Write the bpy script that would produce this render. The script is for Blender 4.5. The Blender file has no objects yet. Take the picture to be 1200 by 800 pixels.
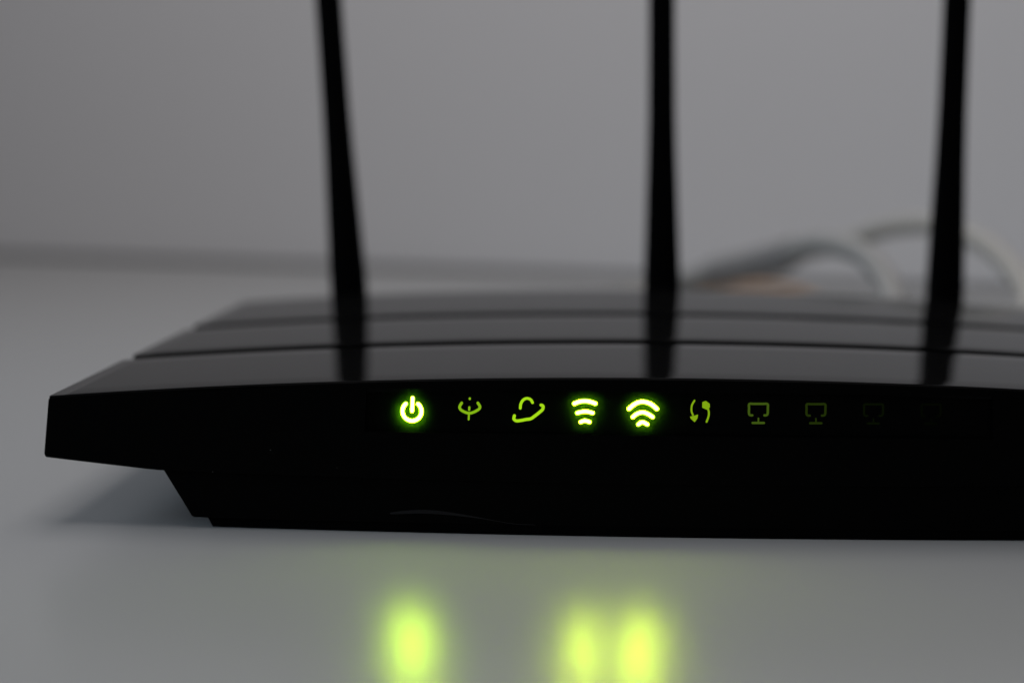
import bpy, bmesh, math, random
from mathutils import Vector, Matrix
random.seed(7)
MM = 0.001
sc = bpy.context.scene

# ------------------------------------------------------------------ camera
cam_d = bpy.data.cameras.new('camera')
cam = bpy.data.objects.new('camera', cam_d)
sc.collection.objects.link(cam)
sc.camera = cam
YAW, PITCH, ROLL = math.radians(-2.094), math.radians(7.545), math.radians(-0.334)
fwd = Vector((math.sin(YAW)*math.cos(PITCH), math.cos(YAW)*math.cos(PITCH), -math.sin(PITCH)))
rt = Vector((math.cos(YAW), -math.sin(YAW), 0)); up = rt.cross(fwd)
rt2 = rt*math.cos(ROLL) - up*math.sin(ROLL); up2 = up*math.cos(ROLL) + rt*math.sin(ROLL)
m = Matrix((rt2, up2, -fwd)).transposed().to_4x4()
m.translation = Vector((-19.34, -321.685, 79.889))*MM
cam.matrix_world = m
cam_d.sensor_width = 36.0
cam_d.lens = 2033.46*36/1200
cam_d.clip_start = 0.01
cam_d.clip_end = 50
cam_d.dof.use_dof = True
cam_d.dof.focus_distance = 0.327
cam_d.dof.aperture_fstop = 7.2
cam_d.dof.aperture_blades = 0

# ------------------------------------------------------------------ light
w = bpy.data.worlds.new('World'); sc.world = w; w.use_nodes = True
bg = w.node_tree.nodes['Background']
bg.inputs[0].default_value = (0.60, 0.76, 1.0, 1); bg.inputs[1].default_value = 0.035

def area(name, loc, target, sx, sy, power, col):
    l = bpy.data.lights.new(name, 'AREA'); l.shape = 'RECTANGLE'; l.size = sx; l.size_y = sy
    l.energy = power; l.color = col
    o = bpy.data.objects.new(name, l); sc.collection.objects.link(o)
    o.location = loc
    o.rotation_euler = (Vector(target)-Vector(loc)).to_track_quat('-Z', 'Y').to_euler()
    return o
area('ceiling_light', (-0.03, 0.10, 0.78), (-0.01, 0.20, 0.0), 0.45, 0.70, 3.2, (1.0, 0.965, 0.97))
area('front_fill_light', (0.0, -1.25, 0.90), (0.05, 0.45, 0.10), 0.9, 0.9, 1.2, (1.0, 0.97, 0.98))  # added soft fill from behind the camera, no known window
sf = area('side_fill_light', (-0.75, -0.16, 0.30), (-0.19, 0.0, 0.0), 0.55, 0.45, 0.29, (0.64, 0.82, 1.0))  # added cool fill that lifts the shade under the overhang
sf.data.spread = math.radians(50)

vs = sc.view_settings
vs.view_transform = 'Standard'; vs.look = 'None'; vs.exposure = 0.0; vs.gamma = 1.0
vs.use_curve_mapping = False
sc.render.engine = 'CYCLES'
sc.cycles.use_denoising = True
sc.cycles.max_bounces = 8
sc.cycles.sample_clamp_indirect = 1.5
sc.cycles.adaptive_threshold = 0.005

# ------------------------------------------------------------------ helpers
def mat(name, col, rough=0.5, spec=0.5, noise=0.0, scale=40, bump=0.0, bscale=400, rvar=0.0):
    mt = bpy.data.materials.new(name); mt.use_nodes = True
    nt = mt.node_tree; b = nt.nodes['Principled BSDF']
    b.inputs['Base Color'].default_value = (*col, 1)
    b.inputs['Roughness'].default_value = rough
    b.inputs['Specular IOR Level'].default_value = spec
    tc = nt.nodes.new('ShaderNodeTexCoord')
    if noise > 0 or rvar > 0:
        n = nt.nodes.new('ShaderNodeTexNoise'); n.inputs['Scale'].default_value = scale
        n.inputs['Detail'].default_value = 6
        nt.links.new(tc.outputs['Object'], n.inputs['Vector'])
    if noise > 0:
        mx = nt.nodes.new('ShaderNodeMix'); mx.data_type = 'RGBA'
        mx.inputs[6].default_value = (*[c*(1-noise) for c in col], 1)
        mx.inputs[7].default_value = (*[min(1, c*(1+noise)) for c in col], 1)
        nt.links.new(n.outputs['Fac'], mx.inputs[0]); nt.links.new(mx.outputs[2], b.inputs['Base Color'])
    if rvar > 0:
        mr = nt.nodes.new('ShaderNodeMapRange')
        mr.inputs['To Min'].default_value = max(0.02, rough-rvar); mr.inputs['To Max'].default_value = rough+rvar
        nt.links.new(n.outputs['Fac'], mr.inputs[0]); nt.links.new(mr.outputs[0], b.inputs['Roughness'])
    if bump > 0:
        n2 = nt.nodes.new('ShaderNodeTexNoise'); n2.inputs['Scale'].default_value = bscale
        n2.inputs['Detail'].default_value = 3
        nt.links.new(tc.outputs['Object'], n2.inputs['Vector'])
        bp = nt.nodes.new('ShaderNodeBump'); bp.inputs['Strength'].default_value = bump
        bp.inputs['Distance'].default_value = 0.0003
        nt.links.new(n2.outputs['Fac'], bp.inputs['Height']); nt.links.new(bp.outputs[0], b.inputs['Normal'])
    return mt

def emis(name, col, strength):
    mt = bpy.data.materials.new(name); mt.use_nodes = True
    b = mt.node_tree.nodes['Principled BSDF']
    b.inputs['Base Color'].default_value = (0.0015, 0.002, 0.001, 1)
    b.inputs['Specular IOR Level'].default_value = 0.02
    b.inputs['Roughness'].default_value = 0.5
    b.inputs['Emission Color'].default_value = (*col, 1)
    b.inputs['Emission Strength'].default_value = strength
    return mt

def set_ior(mt, v):
    mt.node_tree.nodes['Principled BSDF'].inputs['IOR'].default_value = v
    return mt
M = dict(
    wall=mat('painted_wall', (0.80, 0.795, 0.80), 0.85, 0.2, noise=0.03, scale=3, bump=0.15, bscale=500),
    table=mat('white_laminate', (0.35, 0.35, 0.345), 0.30, 0.6, noise=0.015, scale=5),
    gloss=set_ior(mat('satin_black_plastic', (0.004, 0.004, 0.004), 0.085, 0.5, scale=60, rvar=0.02, bump=0.01, bscale=900), 1.10),
    face=mat('black_front_plastic', (0.0012, 0.0012, 0.0012), 0.45, 0.03, scale=90, rvar=0.05),
    matte=mat('matte_black_plastic', (0.0015, 0.0015, 0.0015), 0.6, 0.04, noise=0.1),
    groove=mat('dark_groove_plastic', (0.0012, 0.0012, 0.0014), 0.8, 0.0),
    ant=mat('antenna_rubber', (0.0012, 0.0012, 0.0014), 0.6, 0.03, noise=0.1),
    rubber=mat('foot_rubber', (0.0015, 0.0015, 0.0015), 0.8, 0.03),
    lip=mat('highlight_sliver_black', (0.006, 0.006, 0.0065), 0.5, 0.12),  # lighter black for the added highlight sliver
    cable=mat('cable_grey_jacket', (0.36, 0.355, 0.34), 0.6, 0.1, noise=0.04),
    cable2=mat('cable_cream_jacket', (0.46, 0.445, 0.41), 0.6, 0.1, noise=0.04),
    sleeve=mat('cable_sleeve_grey', (0.27, 0.265, 0.26), 0.6, 0.3, noise=0.08),
    orange=mat('cable_orange_jacket', (0.60, 0.41, 0.28), 0.6, 0.1, noise=0.04),
    clear=mat('plug_plastic', (0.5, 0.5, 0.5), 0.25, 0.5),
    dust=mat('dust', (0.10, 0.10, 0.10), 0.9, 0.0),
)
LEDCOL = (0.60, 1.0, 0.008)

# the laminate's fine grain runs away from the viewer, so it spreads reflections sideways
_nt = M['table'].node_tree; _b = _nt.nodes['Principled BSDF']
_b.inputs['Anisotropic'].default_value = 0.42
_tv = _nt.nodes.new('ShaderNodeCombineXYZ'); _tv.inputs[0].default_value = 1.0
_nt.links.new(_tv.outputs[0], _b.inputs['Tangent'])

def link(name, bm, material, parent=None, smooth=False, loc=None):
    me = bpy.data.meshes.new(name); bm.normal_update(); bm.to_mesh(me); bm.free()
    me.materials.append(material)
    o = bpy.data.objects.new(name, me); sc.collection.objects.link(o)
    if parent is not None: o.parent = parent
    if loc: o.location = loc
    if smooth:
        for p in me.polygons: p.use_smooth = True
    return o

def tag(o, label=None, cat=None, group=None, kind=None):
    if label: o['label'] = label
    if cat: o['category'] = cat
    if group: o['group'] = group
    if kind: o['kind'] = kind
    return o

def loft(sections, closed_ends=True):
    """sections: list of equal-length closed rings (mm) -> bmesh (m)"""
    bm = bmesh.new()
    rings = [[bm.verts.new(Vector(p)*MM) for p in s] for s in sections]
    n = len(rings[0])
    for a, b in zip(rings, rings[1:]):
        for i in range(n):
            j = (i+1) % n
            bm.faces.new((a[i], a[j], b[j], b[i]))
    if closed_ends:
        bm.faces.new(rings[0][::-1]); bm.faces.new(rings[-1])
    bmesh.ops.recalc_face_normals(bm, faces=bm.faces)
    return bm

def smooth_path(pts, sub=8):
    P = [Vector(p) for p in pts]; out = []
    for i in range(len(P)-1):
        p0 = P[max(i-1, 0)]; p1 = P[i]; p2 = P[i+1]; p3 = P[min(i+2, len(P)-1)]
        for k in range(sub):
            t = k/sub
            out.append(0.5*((2*p1)+(p2-p0)*t+(2*p0-5*p1+4*p2-p3)*t*t+(3*p1-p0-3*p2+p3)*t**3))
    out.append(P[-1]); return out

def tube(path, r, n=14):
    """round tube along a 3-D path in mm"""
    secs = []; prev = None
    for i, p in enumerate(path):
        d = (path[min(i+1, len(path)-1)]-path[max(i-1, 0)]).normalized()
        if prev is None:
            a = d.orthogonal().normalized()
        else:
            a = (prev - d*prev.dot(d)).normalized()
        prev = a; b = d.cross(a)
        rr = r(i/(len(path)-1)) if callable(r) else r
        secs.append([p + (a*math.cos(2*math.pi*k/n)+b*math.sin(2*math.pi*k/n))*rr for k in range(n)])
    return loft(secs)

# ------------------------------------------------------------------ setting
bm = bmesh.new()
bmesh.ops.create_grid(bm, x_segments=1, y_segments=1, size=0.5)
for v in bm.verts: v.co = Vector((v.co.x*3.2+0.05, v.co.y*2.4+0.1, 0))
# give the slab a thickness
g = bmesh.ops.extrude_face_region(bm, geom=list(bm.faces))
for v in [e for e in g['geom'] if isinstance(e, bmesh.types.BMVert)]: v.co.z -= 0.03
bmesh.ops.recalc_face_normals(bm, faces=bm.faces)
table = link('table_top', bm, M['table']); tag(table, kind='structure', label='white satin table top reflecting the green icons', cat='table')

wa, wb = Vector((-334, 613.4)), Vector((-8.7, 526.3))
dw = (wb-wa).normalized(); nrm = Vector((-dw.y, dw.x))
A = wa - dw*1600; B = wa + dw*2200
bm = loft([[(A.x, A.y, -40), (B.x, B.y, -40), (B.x+nrm.x*60, B.y+nrm.y*60, -40), (A.x+nrm.x*60, A.y+nrm.y*60, -40)],
           [(A.x, A.y, 1700), (B.x, B.y, 1700), (B.x+nrm.x*60, B.y+nrm.y*60, 1700), (A.x+nrm.x*60, A.y+nrm.y*60, 1700)]])
strip_d = 5.0   # dark strip added as the soft shade where table top meets wall
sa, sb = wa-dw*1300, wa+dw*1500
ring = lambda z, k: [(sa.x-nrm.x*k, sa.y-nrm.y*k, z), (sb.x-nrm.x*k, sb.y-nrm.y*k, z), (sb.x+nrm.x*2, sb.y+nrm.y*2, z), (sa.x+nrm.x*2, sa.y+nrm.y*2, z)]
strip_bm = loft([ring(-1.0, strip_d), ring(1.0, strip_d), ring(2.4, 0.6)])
wall = link('wall', bm, M['wall']); tag(wall, kind='structure', label='plain pale grey painted wall behind the router', cat='wall')

link('corner_shade_strip', strip_bm, mat('corner_shade_grey', (0.15, 0.15, 0.15), 0.7, 0.2, noise=0.1), table)

# ------------------------------------------------------------------ router
W, S, HT, C = 120.0, 3.15, 30.6, 5.27
L1, L2, L3, TAPER = 52.07, 104.44, 163.8, 6.3
def yf(x): return S*(x/W)**2
def zt(x): return HT - C*(x/W)**2
def hw(y): return W - TAPER*y/160
router = bpy.data.objects.new('wifi_router', None); sc.collection.objects.link(router)
router.empty_display_size = 0.02
tag(router, 'black wifi router with three upright antennas and glowing green front icons', 'router')

def us(n, dense=True):
    out = [-1+2*i/n for i in range(n+1)]
    if dense:
        e = [1-0.0125*k/6 for k in range(1, 6)]
        out += e + [-v for v in e]
    return sorted(set(out))

# top panels, three separate crowned sheets parted by two grooves
def top_panel(name, y0, y1, front_off=0.0):
    secs = []
    for u in us(64, False):
        ys = [y0, y0+0.25, y0+0.6] + [y0+0.6+(y1-y0-1.2)*k/6 for k in range(1, 6)] + [y1-0.6, y1-0.25, y1]
        top = []; bot = []
        for k, y in enumerate(ys):
            x = u*hw(y); yy = y+yf(x)
            e = min(y-y0, y1-y); drop = 0.07*max(0, 1-e/0.6)**2
            ed = (1-abs(u))*hw(y); drop += 0.0
            top.append((x, yy, zt(x)-drop)); bot.append((x, yy, zt(x)-2.2))
        secs.append(top+bot[::-1])
    o = link(name, loft(secs), M['gloss'], router)
    for p in o.data.polygons: p.use_smooth = p.normal.z > 0.8
    return o
G = 3.5
top_panel('top_panel', 0.35, L1-G)
top_panel('top_panel', L1+G, L2-G)
top_panel('top_panel', L2+G, L3)

# front panel band
ZL0, ZL1, XL = 13.5, 11.35, 98.2
def zl(x):
    a = abs(x)
    if a > XL: return ZL1+(ZL0-ZL1)*(a-XL)/(121.2-XL)
    return ZL1 - 1.2*(1-(a/XL)**2)
REC, WZ0, WZ1 = 1.2, 19.6, 28.0      # long shallow recess that holds the icons
secs = []
for u in sorted(us(96)+[-58.5/120, -58.4/120, 58.4/120, 58.5/120]):
    x = u*W; t = zt(x)-0.12; b = zl(x)
    ed = (1-abs(u))*W; r = 1.5
    if ed < r: t -= r-math.sqrt(max(0, r*r-(r-ed)**2))
    r2 = 0.5
    if ed < r2: b += r2-math.sqrt(max(0, r2*r2-(r2-ed)**2))
    y = yf(x)
    rec = REC if abs(x) < 58.5 else 0.0
    prof = [(y+4, t), (y+0.45, t), (y+0.2, t-0.06), (y+0.06, t-0.2), (y, t-0.5), (y, WZ1+(0.0 if rec else 0.02)-max(0, abs(x)-80)*0.08), (y+rec, WZ1-max(0, abs(x)-80)*0.08), (y+rec, WZ0+0.02), (y, WZ0), (y, b+0.5), (y+0.1, b+0.15), (y+0.4, b), (y+4, b)]
    secs.append([(u*(W+1.25*(zt(x)-z)/11.5), yy, z) for yy, z in prof])
front = link('front_panel', loft(secs), M['face'], router)

# housing under the panels
secs = []
for k in range(9):
    y = 3.0+(L3-3.4-3.0)*k/8
    h = hw(y)-0.4; ring = []
    n = 40
    for i in range(n+1):
        x = -h+2*h*i/n; ring.append((x, y+yf(x)*(1-k/8*0.0), zt(x)-2.0))
    for x, z in ((h+0.6, 13.9), (96, 11.8), (-96, 11.8), (-h-0.6, 13.9)):
        ring.append((x, y+yf(x), z))
    secs.append(ring)
link('housing', loft(secs), M['groove'], router)

# base below the lip
secs = []
n = 60
for i in range(n+1):
    u = -1+2*i/n
    rows = []
    for z, hwid in ((12.6, XL+0.6), (11.35, XL), (2.45, 92.8), (2.05, 92.4)):
        x = u*hwid; rows.append((x, 0.25+4.5*(x/W)**2 + (0.25 if z < 2.2 else 0), z))
    back = [(x, L3-12, z) for x, y, z in rows][::-1]
    secs.append(rows+back)
base = link('base', loft(secs), M['face'], router)

# bottom plate that stands on the table, inset from the base
secs = []
for i in range(n+1):
    u = -1+2*i/n; x = u*89.0
    y = 0.6+6.4*(x/W)**2
    secs.append([(x*1.012, y-0.1, 2.3), (x, y, 0.0), (x, L3-18, 0.0), (x*1.012, L3-18, 2.3)])
link('bottom_plate', loft(secs), M['rubber'], router)

# added sliver, lighter than the base, standing in for a reflected highlight
pts = smooth_path([(-54.2, 0, 3.75), (-48.8, 0, 4.15), (-43.9, 0, 4.0), (-37.4, 0, 3.29), (-30.9, 0, 2.3), (-26.5, 0, 2.15)], 6)
secs = []
for i, p in enumerate(pts):
    t = i/(len(pts)-1); h = 0.62*math.sin(math.pi*min(1, t*1.4+0.06))**0.7*(1-0.75*t) if t < 0.66 else 0.10*(1-t)+0.03
    y = 0.25+4.5*(p.x/W)**2
    secs.append([(p.x, y+0.1, p.z+h), (p.x, y-0.02, p.z+h), (p.x, y-0.45*h-0.05, p.z-h*0.4), (p.x, y+0.1, p.z-h*0.4)])
link('highlight_sliver', loft(secs), M['lip'], base)

# dust flecks on the front
for x, z, r in ((-77.05, 15.77, 0.14), (-88.3, 11.3, 0.10), (-64.29, 12.55, 0.10), (-76.6, 15.2, 0.06)):
    bm = bmesh.new(); bmesh.ops.create_icosphere(bm, subdivisions=1, radius=r*MM)
    for v in bm.verts: v.co.z *= random.uniform(0.6, 1.3); v.co.y *= 0.5
    link('dust_fleck', bm, M['dust'], front if z > 11.4 else base, loc=Vector((x, yf(x)-0.02, z))*MM)

# ---- indicator icons: solid strokes let into the front panel, standing 0.2 mm proud
PROUD, DEEP, FILM_GAP = 0.05, 0.12, 1.15
KX = 1+(REC-PROUD)/321.7
def on_face(x, z, off):      # seat an icon point on the floor of the recess
    xx = -19.34+(x+19.34)*KX
    return Vector((xx, yf(xx)+REC-off, 79.9+(z-79.9)*KX))*MM
def stroke(bm, pts, wid, sub=5, lift=0.0, slot=0):
    first = len(bm.faces)
    P = [Vector((a, b)) for a, b in pts]
    if len(P) > 2:
        P = [Vector((q.x, q.y)) for q in smooth_path([(a, b, 0) for a, b in pts], sub)]
    def nor(i):
        d = (P[min(i+1, len(P)-1)]-P[max(i-1, 0)]).normalized(); return Vector((-d.y, d.x)), d
    L = []; Rr = []
    h = wid/2
    for i, p in enumerate(P):
        nn, d = nor(i); L.append(p+nn*h); Rr.append(p-nn*h)
    n0, d0 = nor(0); n1, d1 = nor(len(P)-1)
    cap1 = [P[-1]+n1*h*math.cos(a)+d1*h*math.sin(a) for a in [math.pi*k/6 for k in range(1, 6)]]
    cap0 = [P[0]-n0*h*math.cos(a)-d0*h*math.sin(a) for a in [math.pi*k/6 for k in range(1, 6)]]
    # body quads, then caps, each extruded through the panel face
    strips = [(L[i], L[i+1], Rr[i+1], Rr[i]) for i in range(len(P)-1)]
    outline = L + cap1 + Rr[::-1] + cap0
    def v3(p, off): return bm.verts.new(on_face(p.x, p.y, off))
    fr = [v3(p, PROUD+lift) for p in outline]; bk = [v3(p, -DEEP) for p in outline]
    n = len(outline); nl = len(L); nc = len(cap1)
    for i in range(nl-1):
        bm.faces.new((fr[i], fr[i+1], fr[2*nl+nc-2-i], fr[2*nl+nc-1-i]))
    bm.faces.new([fr[nl-1]]+fr[nl:nl+nc]+[fr[nl+nc]])
    bm.faces.new([fr[2*nl+nc-1]]+fr[2*nl+nc:]+[fr[0]])
    for i in range(n):
        j = (i+1) % n
        bm.faces.new((fr[j], fr[i], bk[i], bk[j]))
    bm.faces.ensure_lookup_table()
    for k in range(first, len(bm.faces)): bm.faces[k].material_index = slot
    return outline
WELL = 0.36
def collar(bm, outline):
    # low black rim round a bright stroke that keeps its light off the table close by
    c = len(outline); nn = []
    for i in range(c):
        d = outline[(i+1) % c]-outline[i-1]; d.normalize(); nn.append(Vector((d.y, -d.x)))
    area2 = sum(outline[i].x*outline[(i+1) % c].y-outline[(i+1) % c].x*outline[i].y for i in range(c))
    sg = 1 if area2 > 0 else -1
    rings = []
    for off, h in ((0.03, 0.0), (0.03, WELL), (0.11, WELL), (0.11, 0.0)):
        rings.append([bm.verts.new(on_face(p.x+sg*q.x*off, p.y+sg*q.y*off, h)) for p, q in zip(outline, nn)])
    for a, b in zip(rings, rings[1:]):
        for i in range(c):
            j = (i+1) % c; bm.faces.new((a[i], a[j], b[j], b[i]))
def blob(bm, pts):
    fr = [bm.verts.new(on_face(x, z, PROUD)) for x, z in pts]
    bk = [bm.verts.new(on_face(x, z, -DEEP)) for x, z in pts]
    bm.faces.new(fr)
    for i in range(len(pts)):
        j = (i+1) % len(pts); bm.faces.new((fr[j], fr[i], bk[i], bk[j]))
def icon(name, strokes, material, label, blobs=(), well=False):
    bm = bmesh.new()
    if well: strokes = [(p, wd*1.2, *sb) for p, wd, *sb in strokes]
    outs = [stroke(bm, pts, wid, *(sub or [5]), slot=1 if well else 0) for pts, wid, *sub in strokes]
    if well:      # the hot middle of each stroke, its edge is set dimmer to imitate soft bloom
        for pts, wid, *sub in strokes: stroke(bm, pts, wid*0.64, *(sub or [5]), lift=0.03)
    for b in blobs: blob(bm, b)
    bmesh.ops.recalc_face_normals(bm, faces=bm.faces)
    o = link(name, bm, material, front); o['label'] = label
    if well: o.data.materials.append(E_EDGE)
    if well:
        bm = bmesh.new()
        for ol in outs: collar(bm, ol)
        bmesh.ops.recalc_face_normals(bm, faces=bm.faces)
        link('icon_rim', bm, M['face'], front)
    return o

E_EDGE = emis('icon_lit_edge', (0.52, 1.0, 0.02), 1.7)
E_HI = emis('icon_lit_bright', LEDCOL, 165)
E_HI2 = emis('icon_lit_wifi', (0.70, 1.0, 0.008), 145)
E_MID = emis('icon_lit_soft', (0.36, 0.72, 0.012), 0.62)
E_MID2 = emis('icon_lit_soft_bright', (0.50, 0.95, 0.012), 0.75)
E_W = emis('icon_leak_wps', (0.42, 0.75, 0.012), 0.50)
E_L = [emis('icon_leak_lan', (0.22, 0.42, 0.03), s) for s in (0.20, 0.055, 0.008, 0.003)]

arc = [(-49.95+1.80*math.sin(math.radians(a)), 23.72+1.84*math.cos(math.radians(a))) for a in range(40, 321, 14)]
icon('power_icon', [(arc, 0.78, 2), ([(-49.81, 26.25), (-49.94, 23.75)], 0.74)], E_HI, 'brightly lit green power symbol', well=True)
icon('broadband_icon', [([(-40.54, 25.43), (-40.94, 24.61), (-40.46, 23.96), (-39.08, 23.49), (-37.71, 24.0), (-37.07, 24.66), (-37.48, 25.47)], 0.52),
     ([(-39.01, 26.32), (-39.01, 26.22)], 0.42), ([(-39.09, 24.63), (-39.12, 24.14)], 0.40), ([(-39.16, 23.4), (-39.21, 22.3)], 0.36)], E_MID, 'dim green broadband symbol, a cup with dots')
icon('internet_icon', [([(-29.48, 24.6), (-29.38, 25.41), (-28.94, 26.17), (-28.24, 26.49), (-27.53, 26.25), (-27.19, 25.69)], 0.52),
     ([(-30.58, 23.15), (-30.67, 22.54), (-30.22, 22.19), (-29.41, 22.25), (-28.4, 22.46), (-27.5, 22.62), (-26.8, 23.1), (-25.9, 23.83), (-25.27, 24.45), (-25.21, 25.06), (-25.58, 25.25)], 0.58)], E_MID2, 'dim green planet symbol with orbit swoosh')
icon('wifi_icon', [([(-19.33, 25.63), (-18.37, 26.0), (-17.38, 26.14), (-16.37, 26.02), (-15.39, 25.69)], 0.80), ([(-18.75, 23.85), (-17.31, 24.17), (-15.87, 23.89)], 0.76), ([(-18.09, 22.14), (-17.29, 22.40), (-16.44, 22.16)], 0.76)], E_HI2, 'brightly lit narrow wifi symbol of three short bars', well=True)
icon('wifi_icon', [([(-9.08, 24.76), (-7.9, 25.75), (-6.58, 26.15), (-5.1, 25.78), (-3.86, 24.83)], 0.82), ([(-8.34, 23.21), (-7.58, 23.82), (-6.55, 24.14), (-5.52, 23.85), (-4.61, 23.26)], 0.76), ([(-7.28, 21.83), (-6.52, 22.28), (-5.6, 21.85)], 0.76)], E_HI2, 'brightly lit wide wifi symbol of three arcs', well=True)
icon('pairing_icon', [([(3.15, 26.45), (2.68, 25.56), (2.63, 24.5), (2.91, 23.75)], 0.34), ([(5.7, 25.0), (5.88, 24.26), (5.82, 23.45), (5.49, 22.47)], 0.36)], E_W, 'faint green pair of circling arrows',
     blobs=([(2.36, 23.41), (3.39, 23.67), (3.87, 23.83), (3.77, 23.1), (3.26, 22.37), (2.53, 23.01)], [(4.62, 26.19), (5.25, 26.44), (5.99, 25.92), (6.07, 25.24), (5.52, 24.75), (4.64, 25.14)]))
for k in range(4):
    o = 10.72*k; dz = 0.06*k
    f = lambda L: [(x+o, z+dz) for x, z in L]
    icon('network_icon', [(f([(14.0, 23.80), (13.42, 23.95), (13.36, 25.2), (13.38, 25.94), (14.2, 25.97), (16.0, 25.99), (16.8, 25.96), (16.86, 25.2), (16.82, 23.99), (16.25, 23.82)]), 0.44, 3),
         (f([(15.16, 23.24), (15.17, 22.67)]), 0.30), (f([(14.1, 22.36), (16.2, 22.38)]), 0.44)], E_L[k], ['faint green screen symbol', 'fainter green screen symbol', 'almost dark screen symbol', 'unlit screen symbol'][k])

# film added over the icon recess, tinted green to make the icons' halo
film = bpy.data.materials.new('halo_film'); film.use_nodes = True
nt = film.node_tree; nt.nodes.remove(nt.nodes['Principled BSDF'])
tr = nt.nodes.new('ShaderNodeBsdfTransparent'); tl = nt.nodes.new('ShaderNodeBsdfTranslucent')
tl.inputs[0].default_value = (0.34, 1.0, 0.2, 1)
mx = nt.nodes.new('ShaderNodeMixShader'); mx.inputs[0].default_value = 0.0055
nt.links.new(tr.outputs[0], mx.inputs[1]); nt.links.new(tl.outputs[0], mx.inputs[2])
nt.links.new(mx.outputs[0], nt.nodes['Material Output'].inputs[0])
bm = bmesh.new(); prev = None
for i in range(61):
    x = -58.3+116.6*i/60; y = yf(x)+REC-FILM_GAP
    cur = [bm.verts.new(Vector((x, y, z))*MM) for z in (WZ0+0.03, WZ1-0.01)]
    if prev: bm.faces.new((prev[0], cur[0], cur[1], prev[1]))
    prev = cur
link('icon_halo_sheet', bm, film, front)

# ---- antennas
def antenna(x0, z0, tx, wk=1.0):
    """flat tapered paddle hinged behind the rear edge; tx = sideways lean per mm of height"""
    yb = L3+5.2
    prof = [(4, 8.8), (8, 9.8), (14, 10.3), (26, 10.4), (34, 10.2), (42, 9.7), (55, 8.9), (68, 8.1), (80, 7.6), (100, 7.35), (140, 7.2), (180, 7.0), (190, 6.6), (193.5, 5.4), (195, 3.2)]
    secs = []
    for z, wd in prof:
        a, b = wd/2*wk, wd*0.36; ring = []
        for k in range(24):
            t = 2*math.pi*k/24; c, s = math.cos(t), math.sin(t)
            ring.append((x0+tx*(z-z0)+a*math.copysign(abs(c)**0.6, c), yb+b*math.copysign(abs(s)**0.6, s), z))
        secs.append(ring)
    o = link('antenna', loft(secs), M['ant'], router, smooth=True)
    # hinge knuckle that ties it to the rear of the housing
    xh = x0+tx*(12-z0); secs = []
    for y, r in ((L3-6, 4.6), (L3+1, 4.6), (L3+1.3, 5.0), (L3+6, 5.0), (L3+8.6, 4.4), (L3+9.2, 3.4)):
        secs.append([(xh+r*math.cos(2*math.pi*k/20), y, 12.5+r*math.sin(2*math.pi*k/20)) for k in range(20)])
    link('hinge', loft(secs), M['matte'], o, smooth=False)
antenna(-83.9, 29.1, -0.064)
antenna(5.2, 30.0, -0.018)
antenna(84.6, 29.5, 0.004)

# ------------------------------------------------------------------ cables behind the router
def cable(name, pts, r, material, label, cat='cable'):
    o = link(name, tube(smooth_path(pts, 8), r), material, smooth=True)
    return tag(o, label, cat)
a = cable('network_cable', [(75, 160, 17), (75, 176, 19), (75.5, 195, 24), (76, 215, 29.5), (74, 235, 34), (70, 250, 36), (64.6, 270, 36), (60, 290, 33), (56, 320, 27), (48.3, 350, 21.5), (34.2, 380, 15.5), (20, 398, 9), (4, 396, 5.0), (-12, 372, 3.7), (-22, 335, 3.7), (-24, 290, 3.7), (-22, 250, 3.7)], 3.9, M['cable'],
          'grey network cable rising behind the router, wrapped in a dark sleeve')
sp = smooth_path([(58.5, 302, 30.8), (56, 320, 27), (48.3, 350, 21.5), (36, 377, 16.3)], 6)
slv = link('sleeve', tube(sp, lambda t: 5.2+1.0*math.sin(math.pi*t)), M['sleeve'], a, smooth=True); slv['label'] = 'dark grey sleeve around the cable'
cable('network_cable', [(103, 160, 18), (108, 176, 19), (116, 198, 22), (120.5, 220, 25.5), (120.6, 240, 31), (118, 260, 36), (114, 280, 38.8), (105, 300, 41), (93.4, 320, 38), (84, 333, 32.5), (75, 345, 29), (66, 357, 25), (56, 370, 20), (44, 388, 14), (28, 402, 8), (10, 398, 4.5), (0, 370, 3.7), (4, 340, 3.7), (14, 315, 3.7), (8, 280, 3.7)], 3.6, M['cable2'],
      'cream network cable arching above the other cables')
cable('thin_cable', [(30, 300, 1.8), (31, 360, 1.8), (35, 420, 1.8), (44, 455, 1.8), (57, 470, 1.8), (70, 466, 1.8), (79, 445, 1.8), (82, 410, 1.8), (84, 350, 1.8), (86, 290, 1.8), (88, 220, 1.8)], 1.8, M['orange'],
      'thin orange cable looping low on the table top')
